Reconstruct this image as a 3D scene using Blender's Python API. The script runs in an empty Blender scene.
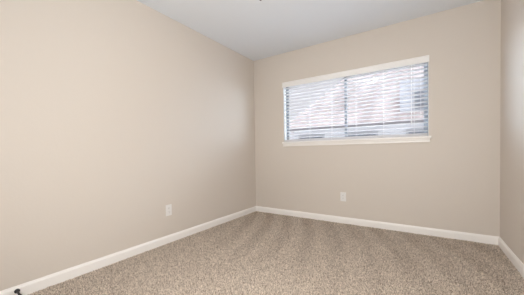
import bpy, bmesh, math, random
import numpy as np
from mathutils import Matrix, Vector, Euler

random.seed(4)
S = bpy.context.scene
COL = S.collection

# ------------------------------------------------------------------ camera
CAM = Vector((2.3192, -3.3373, 0.9536))
YAW, PIT, ROL, FPX, SHY = 0.5802, -0.0229, -0.0165, 247.96, 10.7
fw = Vector((-math.sin(YAW) * math.cos(PIT), math.cos(YAW) * math.cos(PIT), math.sin(PIT)))
rt = Vector((math.cos(YAW), math.sin(YAW), 0))
up = rt.cross(fw)
c_, s_ = math.cos(ROL), math.sin(ROL)
rt, up = rt * c_ + up * s_, up * c_ - rt * s_
cd = bpy.data.cameras.new('camera')
cam = bpy.data.objects.new('camera', cd)
COL.objects.link(cam)
m3 = Matrix((rt, up, -fw)).transposed()
cam.matrix_world = Matrix.Translation(CAM) @ m3.to_4x4()
cd.sensor_fit = 'HORIZONTAL'
cd.sensor_width = 36.0
cd.lens = FPX / 524 * 36.0
cd.shift_y = SHY / 524
cd.clip_start = 0.02
S.camera = cam

# ------------------------------------------------------------------ view / world / sun / added fill light
S.view_settings.view_transform = 'Standard'
S.view_settings.look = 'None'
S.view_settings.gamma = 1.0
S.view_settings.exposure = 0.05
S.view_settings.use_curve_mapping = False
S.cycles.use_denoising = True
S.cycles.max_bounces = 12
S.cycles.diffuse_bounces = 8
S.cycles.transparent_max_bounces = 24
S.cycles.caustics_reflective = False
S.cycles.caustics_refractive = False

W = bpy.data.worlds.new('sky')
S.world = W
W.use_nodes = True
wn = W.node_tree
bg = wn.nodes['Background']
# pale sky; brighter lobes overhead, left and right added unseen to light the room
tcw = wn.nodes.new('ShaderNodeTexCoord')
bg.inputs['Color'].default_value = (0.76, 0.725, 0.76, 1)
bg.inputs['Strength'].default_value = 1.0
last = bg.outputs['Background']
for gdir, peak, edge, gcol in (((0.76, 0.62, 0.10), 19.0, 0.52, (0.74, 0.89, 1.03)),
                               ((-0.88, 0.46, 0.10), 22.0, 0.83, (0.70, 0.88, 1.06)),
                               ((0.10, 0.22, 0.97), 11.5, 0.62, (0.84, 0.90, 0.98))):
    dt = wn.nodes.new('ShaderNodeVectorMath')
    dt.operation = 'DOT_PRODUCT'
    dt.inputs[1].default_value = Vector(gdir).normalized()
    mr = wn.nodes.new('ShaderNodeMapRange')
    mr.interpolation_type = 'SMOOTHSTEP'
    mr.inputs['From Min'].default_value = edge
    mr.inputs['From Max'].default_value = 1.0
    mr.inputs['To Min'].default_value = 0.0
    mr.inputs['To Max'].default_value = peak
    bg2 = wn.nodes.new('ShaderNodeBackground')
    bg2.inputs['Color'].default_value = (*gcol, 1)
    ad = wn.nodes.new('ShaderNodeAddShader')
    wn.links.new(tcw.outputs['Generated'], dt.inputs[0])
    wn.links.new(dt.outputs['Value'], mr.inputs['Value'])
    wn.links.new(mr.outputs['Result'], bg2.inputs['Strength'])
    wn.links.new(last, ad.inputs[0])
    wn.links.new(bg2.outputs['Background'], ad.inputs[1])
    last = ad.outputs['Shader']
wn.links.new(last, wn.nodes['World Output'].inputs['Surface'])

ld = bpy.data.lights.new('sun', 'SUN')
ld.energy = 0.6
ld.angle = 0.02
ld.color = (1.0, 0.93, 0.86)
sun = bpy.data.objects.new('sun', ld)
COL.objects.link(sun)
sun.rotation_euler = Vector((0.55, 0.62, -0.75)).to_track_quat('-Z', 'Y').to_euler()
sun.location = (0, -8, 12)

# soft fill light added low beside the camera to brighten the far walls
fill_data = bpy.data.lights.new('added_fill_light', 'AREA')
fill_data.shape = 'DISK'
fill_data.size = 0.7
fill_data.energy = 45.5
fill_data.color = (0.99, 0.995, 0.975)
fill = bpy.data.objects.new('added_fill_light', fill_data)
COL.objects.link(fill)
fill.location = (1.95, -3.62, 0.85)
fill.rotation_euler = Vector((-0.16, 0.88, 0.25)).to_track_quat('-Z', 'Y').to_euler()

# ------------------------------------------------------------------ sizes
RW, RD, RH = 2.945, 3.86, 2.44          # room: x 0..RW, y -RD..0, z 0..RH
T = 0.16                                # wall thickness
WX0, WX1, WZ0, WZ1 = 0.535, 2.360, 1.085, 2.000     # window opening


# ------------------------------------------------------------------ material helpers
def mat(name, color, rough=0.6, metal=0.0, spec=0.5):
    m = bpy.data.materials.new(name)
    m.use_nodes = True
    b = m.node_tree.nodes['Principled BSDF']
    b.inputs['Base Color'].default_value = (*color, 1)
    b.inputs['Roughness'].default_value = rough
    b.inputs['Metallic'].default_value = metal
    b.inputs['Specular IOR Level'].default_value = spec
    return m


def bump(m, scale, strength, dist=0.002, detail=2.0):
    nt = m.node_tree
    tc = nt.nodes.new('ShaderNodeTexCoord')
    n = nt.nodes.new('ShaderNodeTexNoise')
    n.inputs['Scale'].default_value = scale
    n.inputs['Detail'].default_value = detail
    bp = nt.nodes.new('ShaderNodeBump')
    bp.inputs['Strength'].default_value = strength
    bp.inputs['Distance'].default_value = dist
    nt.links.new(tc.outputs['Object'], n.inputs['Vector'])
    nt.links.new(n.outputs['Fac'], bp.inputs['Height'])
    nt.links.new(bp.outputs['Normal'], nt.nodes['Principled BSDF'].inputs['Normal'])
    return m


def vary(m, c1, c2, scale, detail=4.0, stretch=(1, 1, 1), lo=0.35, hi=0.65):
    nt = m.node_tree
    tc = nt.nodes.new('ShaderNodeTexCoord')
    mp = nt.nodes.new('ShaderNodeMapping')
    mp.inputs['Scale'].default_value = stretch
    n = nt.nodes.new('ShaderNodeTexNoise')
    n.inputs['Scale'].default_value = scale
    n.inputs['Detail'].default_value = detail
    r = nt.nodes.new('ShaderNodeValToRGB')
    r.color_ramp.elements[0].position = lo
    r.color_ramp.elements[1].position = hi
    r.color_ramp.elements[0].color = (*c1, 1)
    r.color_ramp.elements[1].color = (*c2, 1)
    nt.links.new(tc.outputs['Object'], mp.inputs['Vector'])
    nt.links.new(mp.outputs['Vector'], n.inputs['Vector'])
    nt.links.new(n.outputs['Fac'], r.inputs['Fac'])
    nt.links.new(r.outputs['Color'], nt.nodes['Principled BSDF'].inputs['Base Color'])
    return m


M_WALL = bump(mat('beige_wall_paint', (0.655, 0.60, 0.545), 0.55, spec=0.35), 55, 0.25, 0.0015)
M_CEIL = bump(mat('white_ceiling_paint', (0.755, 0.795, 0.85), 0.9, spec=0.2), 70, 0.35, 0.0015)
M_TRIM = bump(mat('white_trim_paint', (0.90, 0.88, 0.86), 0.38), 30, 0.03)
M_BLIND = bump(mat('white_blind_slat', (0.73, 0.72, 0.725), 0.45), 40, 0.03)
M_VALANCE = bump(mat('white_valance', (0.87, 0.86, 0.85), 0.4), 40, 0.02)
M_CORD = mat('white_cord', (0.82, 0.82, 0.82), 0.8)
M_ALU = bump(mat('grey_aluminium', (0.27, 0.30, 0.335), 0.5, 0.0), 60, 0.03)
M_PLAST = bump(mat('white_plastic', (0.80, 0.79, 0.78), 0.35), 40, 0.02)
M_SLOT = mat('dark_slot', (0.05, 0.05, 0.055), 0.6)
M_STEEL = mat('brushed_steel', (0.55, 0.55, 0.56), 0.35, 0.9)
M_CHAIN = mat('dull_metal_chain', (0.22, 0.22, 0.23), 0.4, 0.7)
M_BLACK = bump(mat('black_metal', (0.012, 0.012, 0.014), 0.35), 50, 0.03)
M_RUBBER = mat('black_rubber', (0.015, 0.015, 0.015), 0.7)
M_JAMB = bump(mat('white_jamb_paint', (0.74, 0.74, 0.74), 0.6), 50, 0.1)

M_GLASS = bpy.data.materials.new('window_glass')
M_GLASS.use_nodes = True
nt = M_GLASS.node_tree
nt.nodes.clear()
o_ = nt.nodes.new('ShaderNodeOutputMaterial')
tr = nt.nodes.new('ShaderNodeBsdfTransparent')
tr.inputs['Color'].default_value = (0.96, 0.97, 0.98, 1)
gl = nt.nodes.new('ShaderNodeBsdfGlossy')
gl.inputs['Roughness'].default_value = 0.02
fr = nt.nodes.new('ShaderNodeFresnel')
fr.inputs['IOR'].default_value = 1.5
mx = nt.nodes.new('ShaderNodeMixShader')
geo = nt.nodes.new('ShaderNodeNewGeometry')
sb = nt.nodes.new('ShaderNodeMath')
sb.operation = 'SUBTRACT'
sb.use_clamp = True
nt.links.new(fr.outputs['Fac'], sb.inputs[0])
nt.links.new(geo.outputs['Backfacing'], sb.inputs[1])      # only the entering face mirrors
nt.links.new(sb.outputs['Value'], mx.inputs['Fac'])
nt.links.new(tr.outputs['BSDF'], mx.inputs[1])
nt.links.new(gl.outputs['BSDF'], mx.inputs[2])
nt.links.new(mx.outputs['Shader'], o_.inputs['Surface'])

M_DOME = mat('lit_frosted_glass', (0.9, 0.88, 0.84), 0.4)
_b = M_DOME.node_tree.nodes['Principled BSDF']
_b.inputs['Emission Color'].default_value = (1.0, 0.93, 0.84, 1)
_b.inputs['Emission Strength'].default_value = 26.0

# vinyl slats let a little daylight through
nt = M_BLIND.node_tree
pb = nt.nodes['Principled BSDF']
tl = nt.nodes.new('ShaderNodeBsdfTranslucent')
tl.inputs['Color'].default_value = (0.70, 0.68, 0.69, 1)
ms = nt.nodes.new('ShaderNodeMixShader')
ms.inputs['Fac'].default_value = 0.35
nt.links.new(pb.outputs['BSDF'], ms.inputs[1])
nt.links.new(tl.outputs['BSDF'], ms.inputs[2])
nt.links.new(ms.outputs['Shader'], nt.nodes['Material Output'].inputs['Surface'])

# carpet: flecked yarn, one tone per tuft
M_CARPET = mat('tan_flecked_carpet', (0.42, 0.32, 0.24), 0.95, spec=0.1)
nt = M_CARPET.node_tree
at = nt.nodes.new('ShaderNodeAttribute')
at.attribute_name = 'yarn'
rp = nt.nodes.new('ShaderNodeValToRGB')
rp.color_ramp.elements[0].position = 0.0
rp.color_ramp.elements[0].color = (0.32, 0.26, 0.21, 1)
rp.color_ramp.elements[1].position = 1.0
rp.color_ramp.elements[1].color = (0.89, 0.78, 0.67, 1)
e = rp.color_ramp.elements.new(0.5)
e.color = (0.62, 0.525, 0.44, 1)
nt.links.new(at.outputs['Fac'], rp.inputs['Fac'])
nt.links.new(rp.outputs['Color'], nt.nodes['Principled BSDF'].inputs['Base Color'])


# ------------------------------------------------------------------ mesh helpers
def box(bm, x0, x1, y0, y1, z0, z1, bev=0.0, seg=2):
    r = bmesh.ops.create_cube(bm, size=1.0)
    vs = r['verts']
    for v in vs:
        v.co = Vector((x0 + (v.co.x + .5) * (x1 - x0), y0 + (v.co.y + .5) * (y1 - y0), z0 + (v.co.z + .5) * (z1 - z0)))
    if bev > 0:
        es = list({e for v in vs for e in v.link_edges})
        bmesh.ops.bevel(bm, geom=es, offset=bev, segments=seg, profile=0.5, affect='EDGES')


def lathe(bm, prof, mtx=Matrix(), seg=24):
    """revolve (radius, height) pairs about local z"""
    rings = []
    for r, h in prof:
        if r < 1e-6:
            rings.append([bm.verts.new(mtx @ Vector((0, 0, h)))])
        else:
            rings.append([bm.verts.new(mtx @ Vector((r * math.cos(2 * math.pi * k / seg), r * math.sin(2 * math.pi * k / seg), h))) for k in range(seg)])
    for a, b in zip(rings, rings[1:]):
        for k in range(seg):
            k2 = (k + 1) % seg
            if len(a) == 1 and len(b) == 1:
                continue
            if len(a) == 1:
                bm.faces.new((a[0], b[k], b[k2]))
            elif len(b) == 1:
                bm.faces.new((a[k], a[k2], b[0]))
            else:
                bm.faces.new((a[k], a[k2], b[k2], b[k]))


def sweep(bm, prof, p0, p1, out):
    """extrude a (out, up) profile from p0 to p1; out = horizontal unit vector"""
    out = Vector(out)
    a = [bm.verts.new(Vector(p0) + out * u + Vector((0, 0, v))) for u, v in prof]
    b = [bm.verts.new(Vector(p1) + out * u + Vector((0, 0, v))) for u, v in prof]
    n = len(prof)
    for k in range(n):
        bm.faces.new((a[k], a[(k + 1) % n], b[(k + 1) % n], b[k]))
    bm.faces.new(a)
    bm.faces.new(b[::-1])


def obj(name, bm, m, parent=None, smooth=False, loc=None):
    bmesh.ops.recalc_face_normals(bm, faces=bm.faces)
    me = bpy.data.meshes.new(name)
    bm.to_mesh(me)
    bm.free()
    me.materials.append(m)
    if smooth:
        me.polygons.foreach_set('use_smooth', [True] * len(me.polygons))
        me.update()
    o = bpy.data.objects.new(name, me)
    COL.objects.link(o)
    if parent:
        o.parent = parent
    if loc:
        o.location = loc
    return o


def thing(name, label, cat, loc=(0, 0, 0), rotz=0.0, group=None):
    o = bpy.data.objects.new(name, None)
    o.empty_display_size = 0.1
    COL.objects.link(o)
    o.location = loc
    o.rotation_euler = (0, 0, rotz)
    o['label'] = label
    o['category'] = cat
    if group:
        o['group'] = group
    return o


def struct(name, bm, m, label, cat, **k):
    o = obj(name, bm, m, **k)
    o['kind'] = 'structure'
    o['label'] = label
    o['category'] = cat
    return o


def bx(*a, **k):
    bm = bmesh.new()
    box(bm, *a, **k)
    return bm


# ------------------------------------------------------------------ room shell
struct('wall_left', bx(-T, 0, -RD - T, T, -0.05, RH + 0.1), M_WALL, 'plain beige left wall with one white outlet low on it', 'wall')
struct('wall_right', bx(RW, RW + T, -RD - T, T, -0.05, RH + 0.1), M_WALL, 'plain beige right wall at the edge of the picture', 'wall')
bm = bmesh.new()
box(bm, 0, WX0, 0, T, -0.05, RH + 0.1)
box(bm, WX1, RW, 0, T, -0.05, RH + 0.1)
box(bm, WX0, WX1, 0, T, -0.05, WZ0)
box(bm, WX0, WX1, 0, T, WZ1, RH + 0.1)
struct('wall_back', bm, M_WALL, 'beige far wall around the window with blinds', 'wall')
DX0, DX1, DZ = 0.14, 0.92, 2.04
bm = bmesh.new()
box(bm, 0, DX0, -RD - T, -RD, -0.05, RH + 0.1)
box(bm, DX1, RW, -RD - T, -RD, -0.05, RH + 0.1)
box(bm, DX0, DX1, -RD - T, -RD, DZ, RH + 0.1)
struct('wall_front', bm, M_WALL, 'beige wall behind the camera around the door', 'wall')
struct('ceiling', bx(0, RW, -RD, 0, RH, RH + 0.1), M_CEIL, 'smooth white ceiling', 'ceiling')

# door behind the camera
bm = bmesh.new()
box(bm, DX0, DX1, -RD - 0.07, -RD - 0.03, 0.0, DZ)
for px in (DX0 + .1, (DX0 + DX1) / 2 + .04):
    for z0, z1 in ((.2, .85), (1.0, 1.85)):
        box(bm, px, px + .25, -RD - .032, -RD - .022, z0, z1, .008)
door = struct('door_1', bm, M_TRIM, 'white panelled door behind the camera', 'door')
bm = bmesh.new()
lathe(bm, [(0, 0), (.028, 0), (.028, .008), (.012, .012), (.012, .035), (.026, .045), (.028, .058), (.02, .068), (0, .07)],
      Matrix.Translation((DX1 - .07, -RD - .03, 1.0)) @ Matrix.Rotation(-math.pi / 2, 4, 'X'))
obj('door_knob', bm, M_STEEL, door, smooth=True)
bm = bmesh.new()
for x0, x1, z0, z1 in ((DX0 - .07, DX0 + .005, 0, DZ + .07), (DX1 - .005, DX1 + .07, 0, DZ + .07), (DX0, DX1, DZ - .005, DZ + .07)):
    box(bm, x0, x1, -RD, -RD + .016, z0, z1, .004)
struct('trim_1', bm, M_TRIM, 'white casing around the door behind the camera', 'trim')

# baseboards: flat board with an eased, stepped top edge
BP = [(0, -.012), (.014, -.012), (.014, .056), (.0125, .061), (.009, .066), (.0075, .071), (.006, .074), (.003, .076), (0, .077)]
for nm, p0, p1, out, lab in (
        ('baseboard_left', (0, -RD, 0), (0, 0, 0), (1, 0, 0), 'white baseboard along the left wall'),
        ('baseboard_back', (0, 0, 0), (RW, 0, 0), (0, -1, 0), 'white baseboard under the window wall'),
        ('baseboard_right', (RW, -RD, 0), (RW, 0, 0), (-1, 0, 0), 'white baseboard along the right wall'),
        ('baseboard_front', (DX1 + .07, -RD, 0), (RW, -RD, 0), (0, 1, 0), 'white baseboard behind the camera')):
    bm = bmesh.new()
    sweep(bm, BP, p0, p1, out)
    struct(nm, bm, M_TRIM, lab, 'baseboard')

# ------------------------------------------------------------------ carpeted floor: backing plus tufts in one mesh
rng = np.random.default_rng(7)
SP = 0.0064
gx = np.arange(0.012, RW - 0.010, SP)
gy = np.arange(-RD + 0.01, -0.012, SP)
X, Y = np.meshgrid(gx, gy)
X = X.ravel() + rng.uniform(-.45, .45, X.size) * SP
Y = Y.ravel() + rng.uniform(-.45, .45, Y.size) * SP
n = X.size
# pile leaned one way and then the other by the vacuum cleaner
u = X - 1.3 + 0.35 * (Y + 1.0) + 0.06 * np.sin(Y * 2.1)
w = np.sin(2 * np.pi * u / 0.30 + 0.9 * np.sin(Y * 1.3))
band = np.tanh(2.5 * w) * np.clip((Y + 1.9) / 1.0, 0.25, 1.0)
lean = 0.0042 * band
hh = rng.uniform(.0075, .0130, n)
lx = rng.normal(0, .0032, n) + lean * 0.35
ly = rng.normal(0, .0032, n) - lean
rr = SP * rng.uniform(.55, .85, n)
ph = rng.uniform(0, 2 * np.pi, n)
V = np.zeros((n, 4, 3))
for k in range(3):
    a = ph + 2 * np.pi * k / 3
    V[:, k, 0] = X + rr * np.cos(a)
    V[:, k, 1] = Y + rr * np.sin(a)
    V[:, k, 2] = -0.012
V[:, 3, 0] = X + lx
V[:, 3, 1] = Y + ly
V[:, 3, 2] = -0.012 + hh
V[:, :, 0] = np.clip(V[:, :, 0], 0.001, RW - 0.001)
V[:, :, 1] = np.clip(V[:, :, 1], -RD + .001, -0.001)
yarn1 = np.clip(rng.normal(.55, .40, n), 0, 1)
base = np.arange(n) * 4
F = np.stack([np.stack([base, base + 1, base + 3], 1), np.stack([base + 1, base + 2, base + 3], 1), np.stack([base + 2, base, base + 3], 1)], 1).reshape(-1)
verts = V.reshape(-1, 3)
backv = np.array([[0, -RD, -.0105], [RW, -RD, -.0105], [RW, 0, -.0105], [0, 0, -.0105],
                  [0, -RD, -.06], [RW, -RD, -.06], [RW, 0, -.06], [0, 0, -.06]], float)
nb = len(verts)
allv = np.vstack([verts, backv])
quads = np.array([[0, 1, 2, 3], [7, 6, 5, 4], [0, 4, 5, 1], [1, 5, 6, 2], [2, 6, 7, 3], [3, 7, 4, 0]]) + nb
loops = np.concatenate([F, quads.reshape(-1)]).astype(np.int32)
nt_ = n * 3
starts = np.concatenate([np.arange(nt_) * 3, nt_ * 3 + np.arange(6) * 4]).astype(np.int32)
totals = np.concatenate([np.full(nt_, 3), np.full(6, 4)]).astype(np.int32)
me = bpy.data.meshes.new('floor')
me.vertices.add(len(allv))
me.vertices.foreach_set('co', allv.astype(np.float32).ravel())
me.loops.add(len(loops))
me.loops.foreach_set('vertex_index', loops)
me.polygons.add(len(starts))
me.polygons.foreach_set('loop_start', starts)
me.polygons.foreach_set('loop_total', totals)
me.update(calc_edges=True)
me.validate()
atr = me.attributes.new('yarn', 'FLOAT', 'POINT')
atr.data.foreach_set('value', np.concatenate([np.repeat(yarn1, 4), np.full(8, .35)]).astype(np.float32))
me.materials.append(M_CARPET)
floor = bpy.data.objects.new('floor', me)
COL.objects.link(floor)
floor['kind'] = 'structure'
floor['label'] = 'tan flecked carpet with vacuum tracks'
floor['category'] = 'floor'

# ------------------------------------------------------------------ window in the far wall
FY0, FY1 = 0.085, 0.125
bm = bmesh.new()
fwid = 0.028
box(bm, WX0, WX0 + fwid, FY0, FY1, WZ0, WZ1, .003)
box(bm, WX1 - fwid, WX1, FY0, FY1, WZ0, WZ1, .003)
box(bm, WX0 + fwid - .002, WX1 - fwid + .002, FY0, FY1, WZ1 - fwid, WZ1, .003)
box(bm, WX0 + fwid - .002, WX1 - fwid + .002, FY0, FY1, WZ0, WZ0 + fwid, .003)
win = struct('window_1', bm, M_ALU, 'wide sliding aluminium window behind white blinds in the far wall', 'window')
MX = 1.432
for nm, x0, x1, y0, y1, hx in (('sash', WX0 + fwid, MX + .02, .090, .103, MX + .004), ('sash', MX - .02, WX1 - fwid, .105, .118, None)):
    bm = bmesh.new()
    sw = .020
    z0, z1 = WZ0 + fwid, WZ1 - fwid
    box(bm, x0, x0 + sw, y0, y1, z0, z1, .002)
    box(bm, x1 - sw, x1, y0, y1, z0, z1, .002)
    box(bm, x0 + sw - .001, x1 - sw + .001, y0, y1, z0, z0 + sw, .002)
    box(bm, x0 + sw - .001, x1 - sw + .001, y0, y1, z1 - sw, z1, .002)
    sash = obj(nm, bm, M_ALU, win)
    ym = (y0 + y1) / 2
    obj('pane', bx(x0 + sw - .004, x1 - sw + .004, ym - .002, ym + .002, z0 + sw - .004, z1 - sw + .004), M_GLASS, sash)
    if hx:
        obj('latch', bx(hx - .008, hx + .008, .078, .091, 1.50, 1.56, .003), M_ALU, sash)
# painted reveals of the opening
bm = bmesh.new()
box(bm, WX0 - .001, WX0 + .004, .001, FY0, WZ0, WZ1)
box(bm, WX1 - .004, WX1 + .001, .001, FY0, WZ0, WZ1)
box(bm, WX0 + .004, WX1 - .004, .001, FY0, WZ1 - .004, WZ1 + .001)
obj('reveal', bm, M_JAMB, win)
# wooden sill with apron
bm = bmesh.new()
NOSE = [(-.085, 1.086), (-.085, 1.108), (.026, 1.108), (.031, 1.105), (.034, 1.099), (.034, 1.093), (.031, 1.088), (.026, 1.086)]
NOSE_IN = [(u_, v_) for u_, v_ in NOSE]
sweep(bm, [(-.085, 1.078), (-.085, 1.108), (0.002, 1.108), (.002, 1.078)], (WX0 + .001, 0, 0), (WX1 - .001, 0, 0), (0, -1, 0))
sweep(bm, [(0, 1.080), (0, 1.108), (.026, 1.108), (.031, 1.105), (.034, 1.099), (.034, 1.089), (.031, 1.083), (.026, 1.080)], (.522, 0, 0), (2.383, 0, 0), (0, -1, 0))
obj('window_sill', bm, M_TRIM, win)
bm = bmesh.new()
sweep(bm, [(0, 1.038), (0, 1.0805), (.022, 1.0805), (.020, 1.068), (.015, 1.060), (.015, 1.044), (.011, 1.038)], (.530, 0, 0), (2.372, 0, 0), (0, -1, 0))
obj('apron', bm, M_TRIM, win)

# ------------------------------------------------------------------ blinds
BX0, BX1 = WX0 + .010, WX1 - .010
BYC = 0.042
blind = thing('window_blind', 'white horizontal slatted blind lowered inside the wide window', 'blind', ((WX0 + WX1) / 2, BYC, 1.108))
OFF = Vector((-(WX0 + WX1) / 2, -BYC, -1.108))


def bpart(name, bm, m=M_BLIND, parent=blind, smooth=False):
    bmesh.ops.translate(bm, verts=bm.verts, vec=OFF)
    return obj(name, bm, m, parent, smooth)


bpart('headrail', bx(BX0, BX1, .016, .068, 1.945, 1.994, .003))
bm = bmesh.new()
sweep(bm, [(0, 1.924), (0, 1.999), (.010, 1.999), (.013, 1.995), (.013, 1.988), (.011, 1.983), (.011, 1.941), (.013, 1.936), (.013, 1.928), (.010, 1.924)],
      (.527, -.002, 0), (2.3655, -.002, 0), (0, -1, 0))
bpart('valance', bm, M_VALANCE)
PITCH, NS, TILT = 0.0465, 17, math.radians(9)
Z_TOP = 1.914
proto = None
for k in range(NS):
    zc = Z_TOP - k * PITCH
    if proto is None:
        bm = bmesh.new()
        nseg, hd, th = 8, .0254, .0028
        L = BX1 - BX0
        top, bot = [], []
        for j in range(nseg + 1):
            t = -1 + 2 * j / nseg
            yy, crown = t * hd, .0022 * (1 - t * t)
            y2 = yy * math.cos(TILT) + 0
            z2 = -yy * math.sin(TILT) + crown
            top.append((y2, z2 + th / 2))
            bot.append((y2, z2 - th / 2))
        sweep(bm, [(-y, z) for y, z in top + bot[::-1]], (-L / 2, 0, 0), (L / 2, 0, 0), (0, -1, 0))
        proto = obj('slat', bm, M_BLIND, blind)
        sl = proto
    else:
        sl = proto.copy()
        COL.objects.link(sl)
        sl.parent = blind
    sl.location = (0, 0, zc - 1.108)
    sl.rotation_euler = (random.uniform(-.012, .012), random.uniform(-.0006, .0006), 0)
bpart('bottom_rail', bx(BX0, BX1, BYC - .025, BYC + .025, 1.1095, 1.143, .004))
for x in (.62, .94, 1.26, 1.58, 1.90, 2.22):
    bm = bmesh.new()
    for y in (BYC - .0275, BYC + .0275):
        box(bm, x - .0012, x + .0012, y - .0008, y + .0008, 1.118, 1.948)
    for k in range(NS):
        zc = Z_TOP - k * PITCH
        box(bm, x - .0012, x + .0012, BYC - .0275, BYC + .0275, zc - .0052, zc - .0040)
    bpart('ladder_cord', bm, M_CORD)
bm = bmesh.new()
lathe(bm, [(0, 1.24), (.006, 1.242), (.0065, 1.30), (.0035, 1.31), (.0035, 1.90), (.002, 1.93), (0, 1.932)], Matrix.Translation((2.195, .004, 0)), 8)
bpart('tilt_wand', bm, M_CORD, smooth=True)
bm = bmesh.new()
lathe(bm, [(0, 1.37), (.0016, 1.371), (.0016, 1.935), (0, 1.936)], Matrix.Translation((2.285, .006, 0)), 6)
lathe(bm, [(0, 1.332), (.006, 1.334), (.0065, 1.345), (.004, 1.366), (0, 1.372)], Matrix.Translation((2.285, .006, 0)), 10)
bpart('lift_cord', bm, M_CORD, smooth=True)


# ------------------------------------------------------------------ outlets
def outlet(label, loc, rotz):
    t = thing('electrical_outlet', label, 'outlet', loc, rotz, 'white wall outlets')
    # local frame: wall plane y=0, room side is -y
    obj('cover_plate', bx(-.037, .037, -.0065, 0, -.060, .060, .0035, 3), M_PLAST, t)
    for s in (-1, 1):
        bm = bmesh.new()
        zc = s * .0195
        lathe(bm, [(.0165, 0), (.0165, .0085), (.0155, .0092), (0, .0092)],
              Matrix.Translation((0, 0, zc)) @ Matrix.Diagonal((1, 1, .86, 1)) @ Matrix.Rotation(math.pi / 2, 4, 'X'), 28)
        r = obj('receptacle', bm, M_PLAST, t)
        bm = bmesh.new()
        box(bm, -.0075, -.0052, -.0098, -.0085, zc - .001, zc + .0075)
        box(bm, .0052, .0075, -.0098, -.0085, zc, zc + .0068)
        lathe(bm, [(.0024, .0085), (.0024, .0098), (0, .0098)], Matrix.Translation((0, 0, zc - .0075)) @ Matrix.Rotation(math.pi / 2, 4, 'X'), 12)
        sl_ = obj('slots', bm, M_SLOT, r)
    bm = bmesh.new()
    lathe(bm, [(.003, .006), (.003, .0075), (.002, .0082), (0, .0084)], Matrix.Rotation(math.pi / 2, 4, 'X'), 12)
    obj('screw', bm, M_PLAST, t)
    return t


outlet('white duplex outlet on the beige left wall above the baseboard', (0, -1.662, .3472), math.pi / 2)
outlet('white duplex outlet on the far wall below the window sill', (1.4141, 0, .3472), 0)

# ------------------------------------------------------------------ door stop on the left baseboard
DSY, DSZ = -2.868, .045
ds = thing('door_stop', 'black rod door stop on the left baseboard in the lower left corner', 'door stop', (.014, DSY, DSZ))
RX = Matrix.Rotation(math.pi / 2, 4, 'Y')
RD_ = Matrix.Rotation(math.pi / 2 + .18, 4, 'Y')      # the rod sags a little
bm = bmesh.new()
lathe(bm, [(0, -.001), (.015, -.001), (.015, .004), (.013, .008), (.008, .012), (0, .012)], RX)
obj('base', bm, M_BLACK, ds, smooth=True)
bm = bmesh.new()
lathe(bm, [(0, .006), (.006, .006), (.006, .064), (0, .064)], RD_, 16)
obj('rod', bm, M_BLACK, ds, smooth=True)
bm = bmesh.new()
lathe(bm, [(0, .060), (.009, .060), (.0095, .064), (.0095, .074), (.008, .079), (0, .080)], RD_)
obj('rubber_tip', bm, M_RUBBER, ds, smooth=True)

# ------------------------------------------------------------------ ceiling light with a pull chain
LX, LY = 1.405, -1.93
cl = thing('ceiling_light', 'round flush ceiling light whose pull chain end dips into the top edge', 'ceiling light', (LX, LY, RH))
bm = bmesh.new()
lathe(bm, [(0, 0), (.150, 0), (.152, -.012), (.146, -.026), (0, -.026)], seg=40)
obj('base', bm, M_STEEL, cl, smooth=True)
bm = bmesh.new()
lathe(bm, [(.138, -.026), (.140, -.040), (.134, -.062), (.115, -.086), (.082, -.104), (.040, -.114), (.010, -.116), (0, -.116)], seg=40)
obj('glass_shade', bm, M_DOME, cl, smooth=True)
bm = bmesh.new()
lathe(bm, [(0, -.132), (.006, -.130), (.009, -.124), (.011, -.116), (.006, -.113), (0, -.113)], seg=16)
obj('finial', bm, M_STEEL, cl, smooth=True)
bm = bmesh.new()
zz = -.132
while zz > -.432:
    bmesh.ops.create_uvsphere(bm, u_segments=6, v_segments=4, radius=.0017, matrix=Matrix.Translation((0, 0, zz)))
    zz -= .0036
ch = obj('pull_chain', bm, M_CHAIN, cl, smooth=True)
bm = bmesh.new()
lathe(bm, [(0, -.475), (.006, -.472), (.0095, -.464), (.009, -.452), (.004, -.434), (0, -.431)], seg=14)
obj('chain_pull', bm, M_CHAIN, ch, smooth=True)

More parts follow.
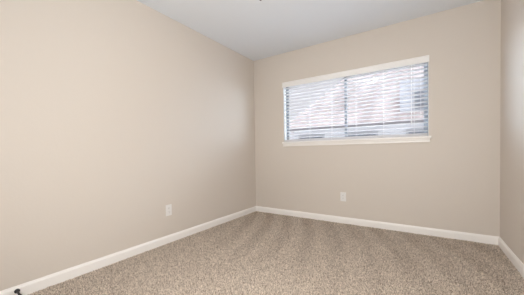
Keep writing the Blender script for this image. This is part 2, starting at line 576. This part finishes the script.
# ------------------------------------------------------------------ outside: ground and the neighbouring building
M_GROUND = vary(mat('pale_gravel', (.3, .3, .2), .95), (.50, .49, .46), (.62, .60, .56), 3)
struct('ground_outside', bx(-30, 30, T + .02, 40, -.62, -.5), M_GROUND, 'pale gravel outside the window', 'ground')
M_SHINGLE = vary(mat('painted_sunstreak_shingles', (.5, .42, .38), .9), (.21, .168, .160), (.37, .315, .300), 1.3, 6, (1.2, .35, .35), .38, .62)  # pale streaks in the colour stand for sunlight falling through trees
M_SIDING = bump(mat('pale_blue_grey_siding', (.62, .62, .66), .7), 20, .1)
M_DORMER = bump(mat('blue_grey_siding', (.46, .475, .53), .7), 20, .1)
M_GUTTER = mat('dark_brown_gutter', (.16, .15, .16), .5)
M_PALE = mat('grey_house_trim', (.38, .39, .42), .6)
M_DPANE = mat('dark_house_glass', (.16, .17, .20), .6)

EY, EZ = 4.2, 1.70            # eave line of the neighbour
XL, XR = -1.9, 3.2
nb_ = thing('exterior_house', 'neighbouring house with shingle roof with sunlight streaks painted in, seen through the blinds', 'house', (0, EY, -.5))
P_ = Vector((0, EY, -.5))


def hp(name, bm, m, parent=nb_):
    bmesh.ops.translate(bm, verts=bm.verts, vec=-P_)
    return obj(name, bm, m, parent)


hp('wall', bx(XL + .4, XR + 4, EY + .35, EY + 6, -.5, EZ), M_SIDING)
# hipped roof: eave along x, hip rising to the right
bm = bmesh.new()
rise, run = 4.2, 4.6
a = bm.verts.new((XL, EY, EZ)); b = bm.verts.new((XR + 4.4, EY, EZ))
c = bm.verts.new((XR + 4.4, EY + run, EZ + rise)); d = bm.verts.new((XL + 3.4, EY + run, EZ + rise))
e1 = bm.verts.new((XL, EY + 2 * run, EZ)); f1 = bm.verts.new((XR + 4.4, EY + 2 * run, EZ))
bm.faces.new((a, b, c, d)); bm.faces.new((a, d, e1)); bm.faces.new((e1, d, c, f1)); bm.faces.new((b, f1, c)); bm.faces.new((a, e1, f1, b))
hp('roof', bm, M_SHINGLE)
bm = bmesh.new()
sweep(bm, [(0, EZ - .06), (0, EZ + .01), (.09, EZ + .01), (.09, EZ - .03), (.07, EZ - .06)], (XL - .05, EY, 0), (XR + 4.4, EY, 0), (0, -1, 0))
hp('gutter', bm, M_GUTTER)
for x in (-1.3, .3, 1.9, 3.5):
    bm = bmesh.new()
    box(bm, x, x + .9, EY + .30, EY + .36, .55, 1.50)
    f_ = hp('window', bm, M_PALE)
    hp('pane', bx(x + .06, x + .84, EY + .285, EY + .31, .61, 1.44), M_DPANE, f_)
# dormer with blue-grey siding at the right
bm = bmesh.new()
box(bm, 1.75, 4.6, EY + .35, EY + 4.0, EZ + .2, EZ + 1.15)
dm = hp('dormer', bm, M_DORMER)
hp('pane', bx(2.08, 2.75, EY + .32, EY + .37, EZ + .12 + .25, EZ + .85), M_DPANE, dm)
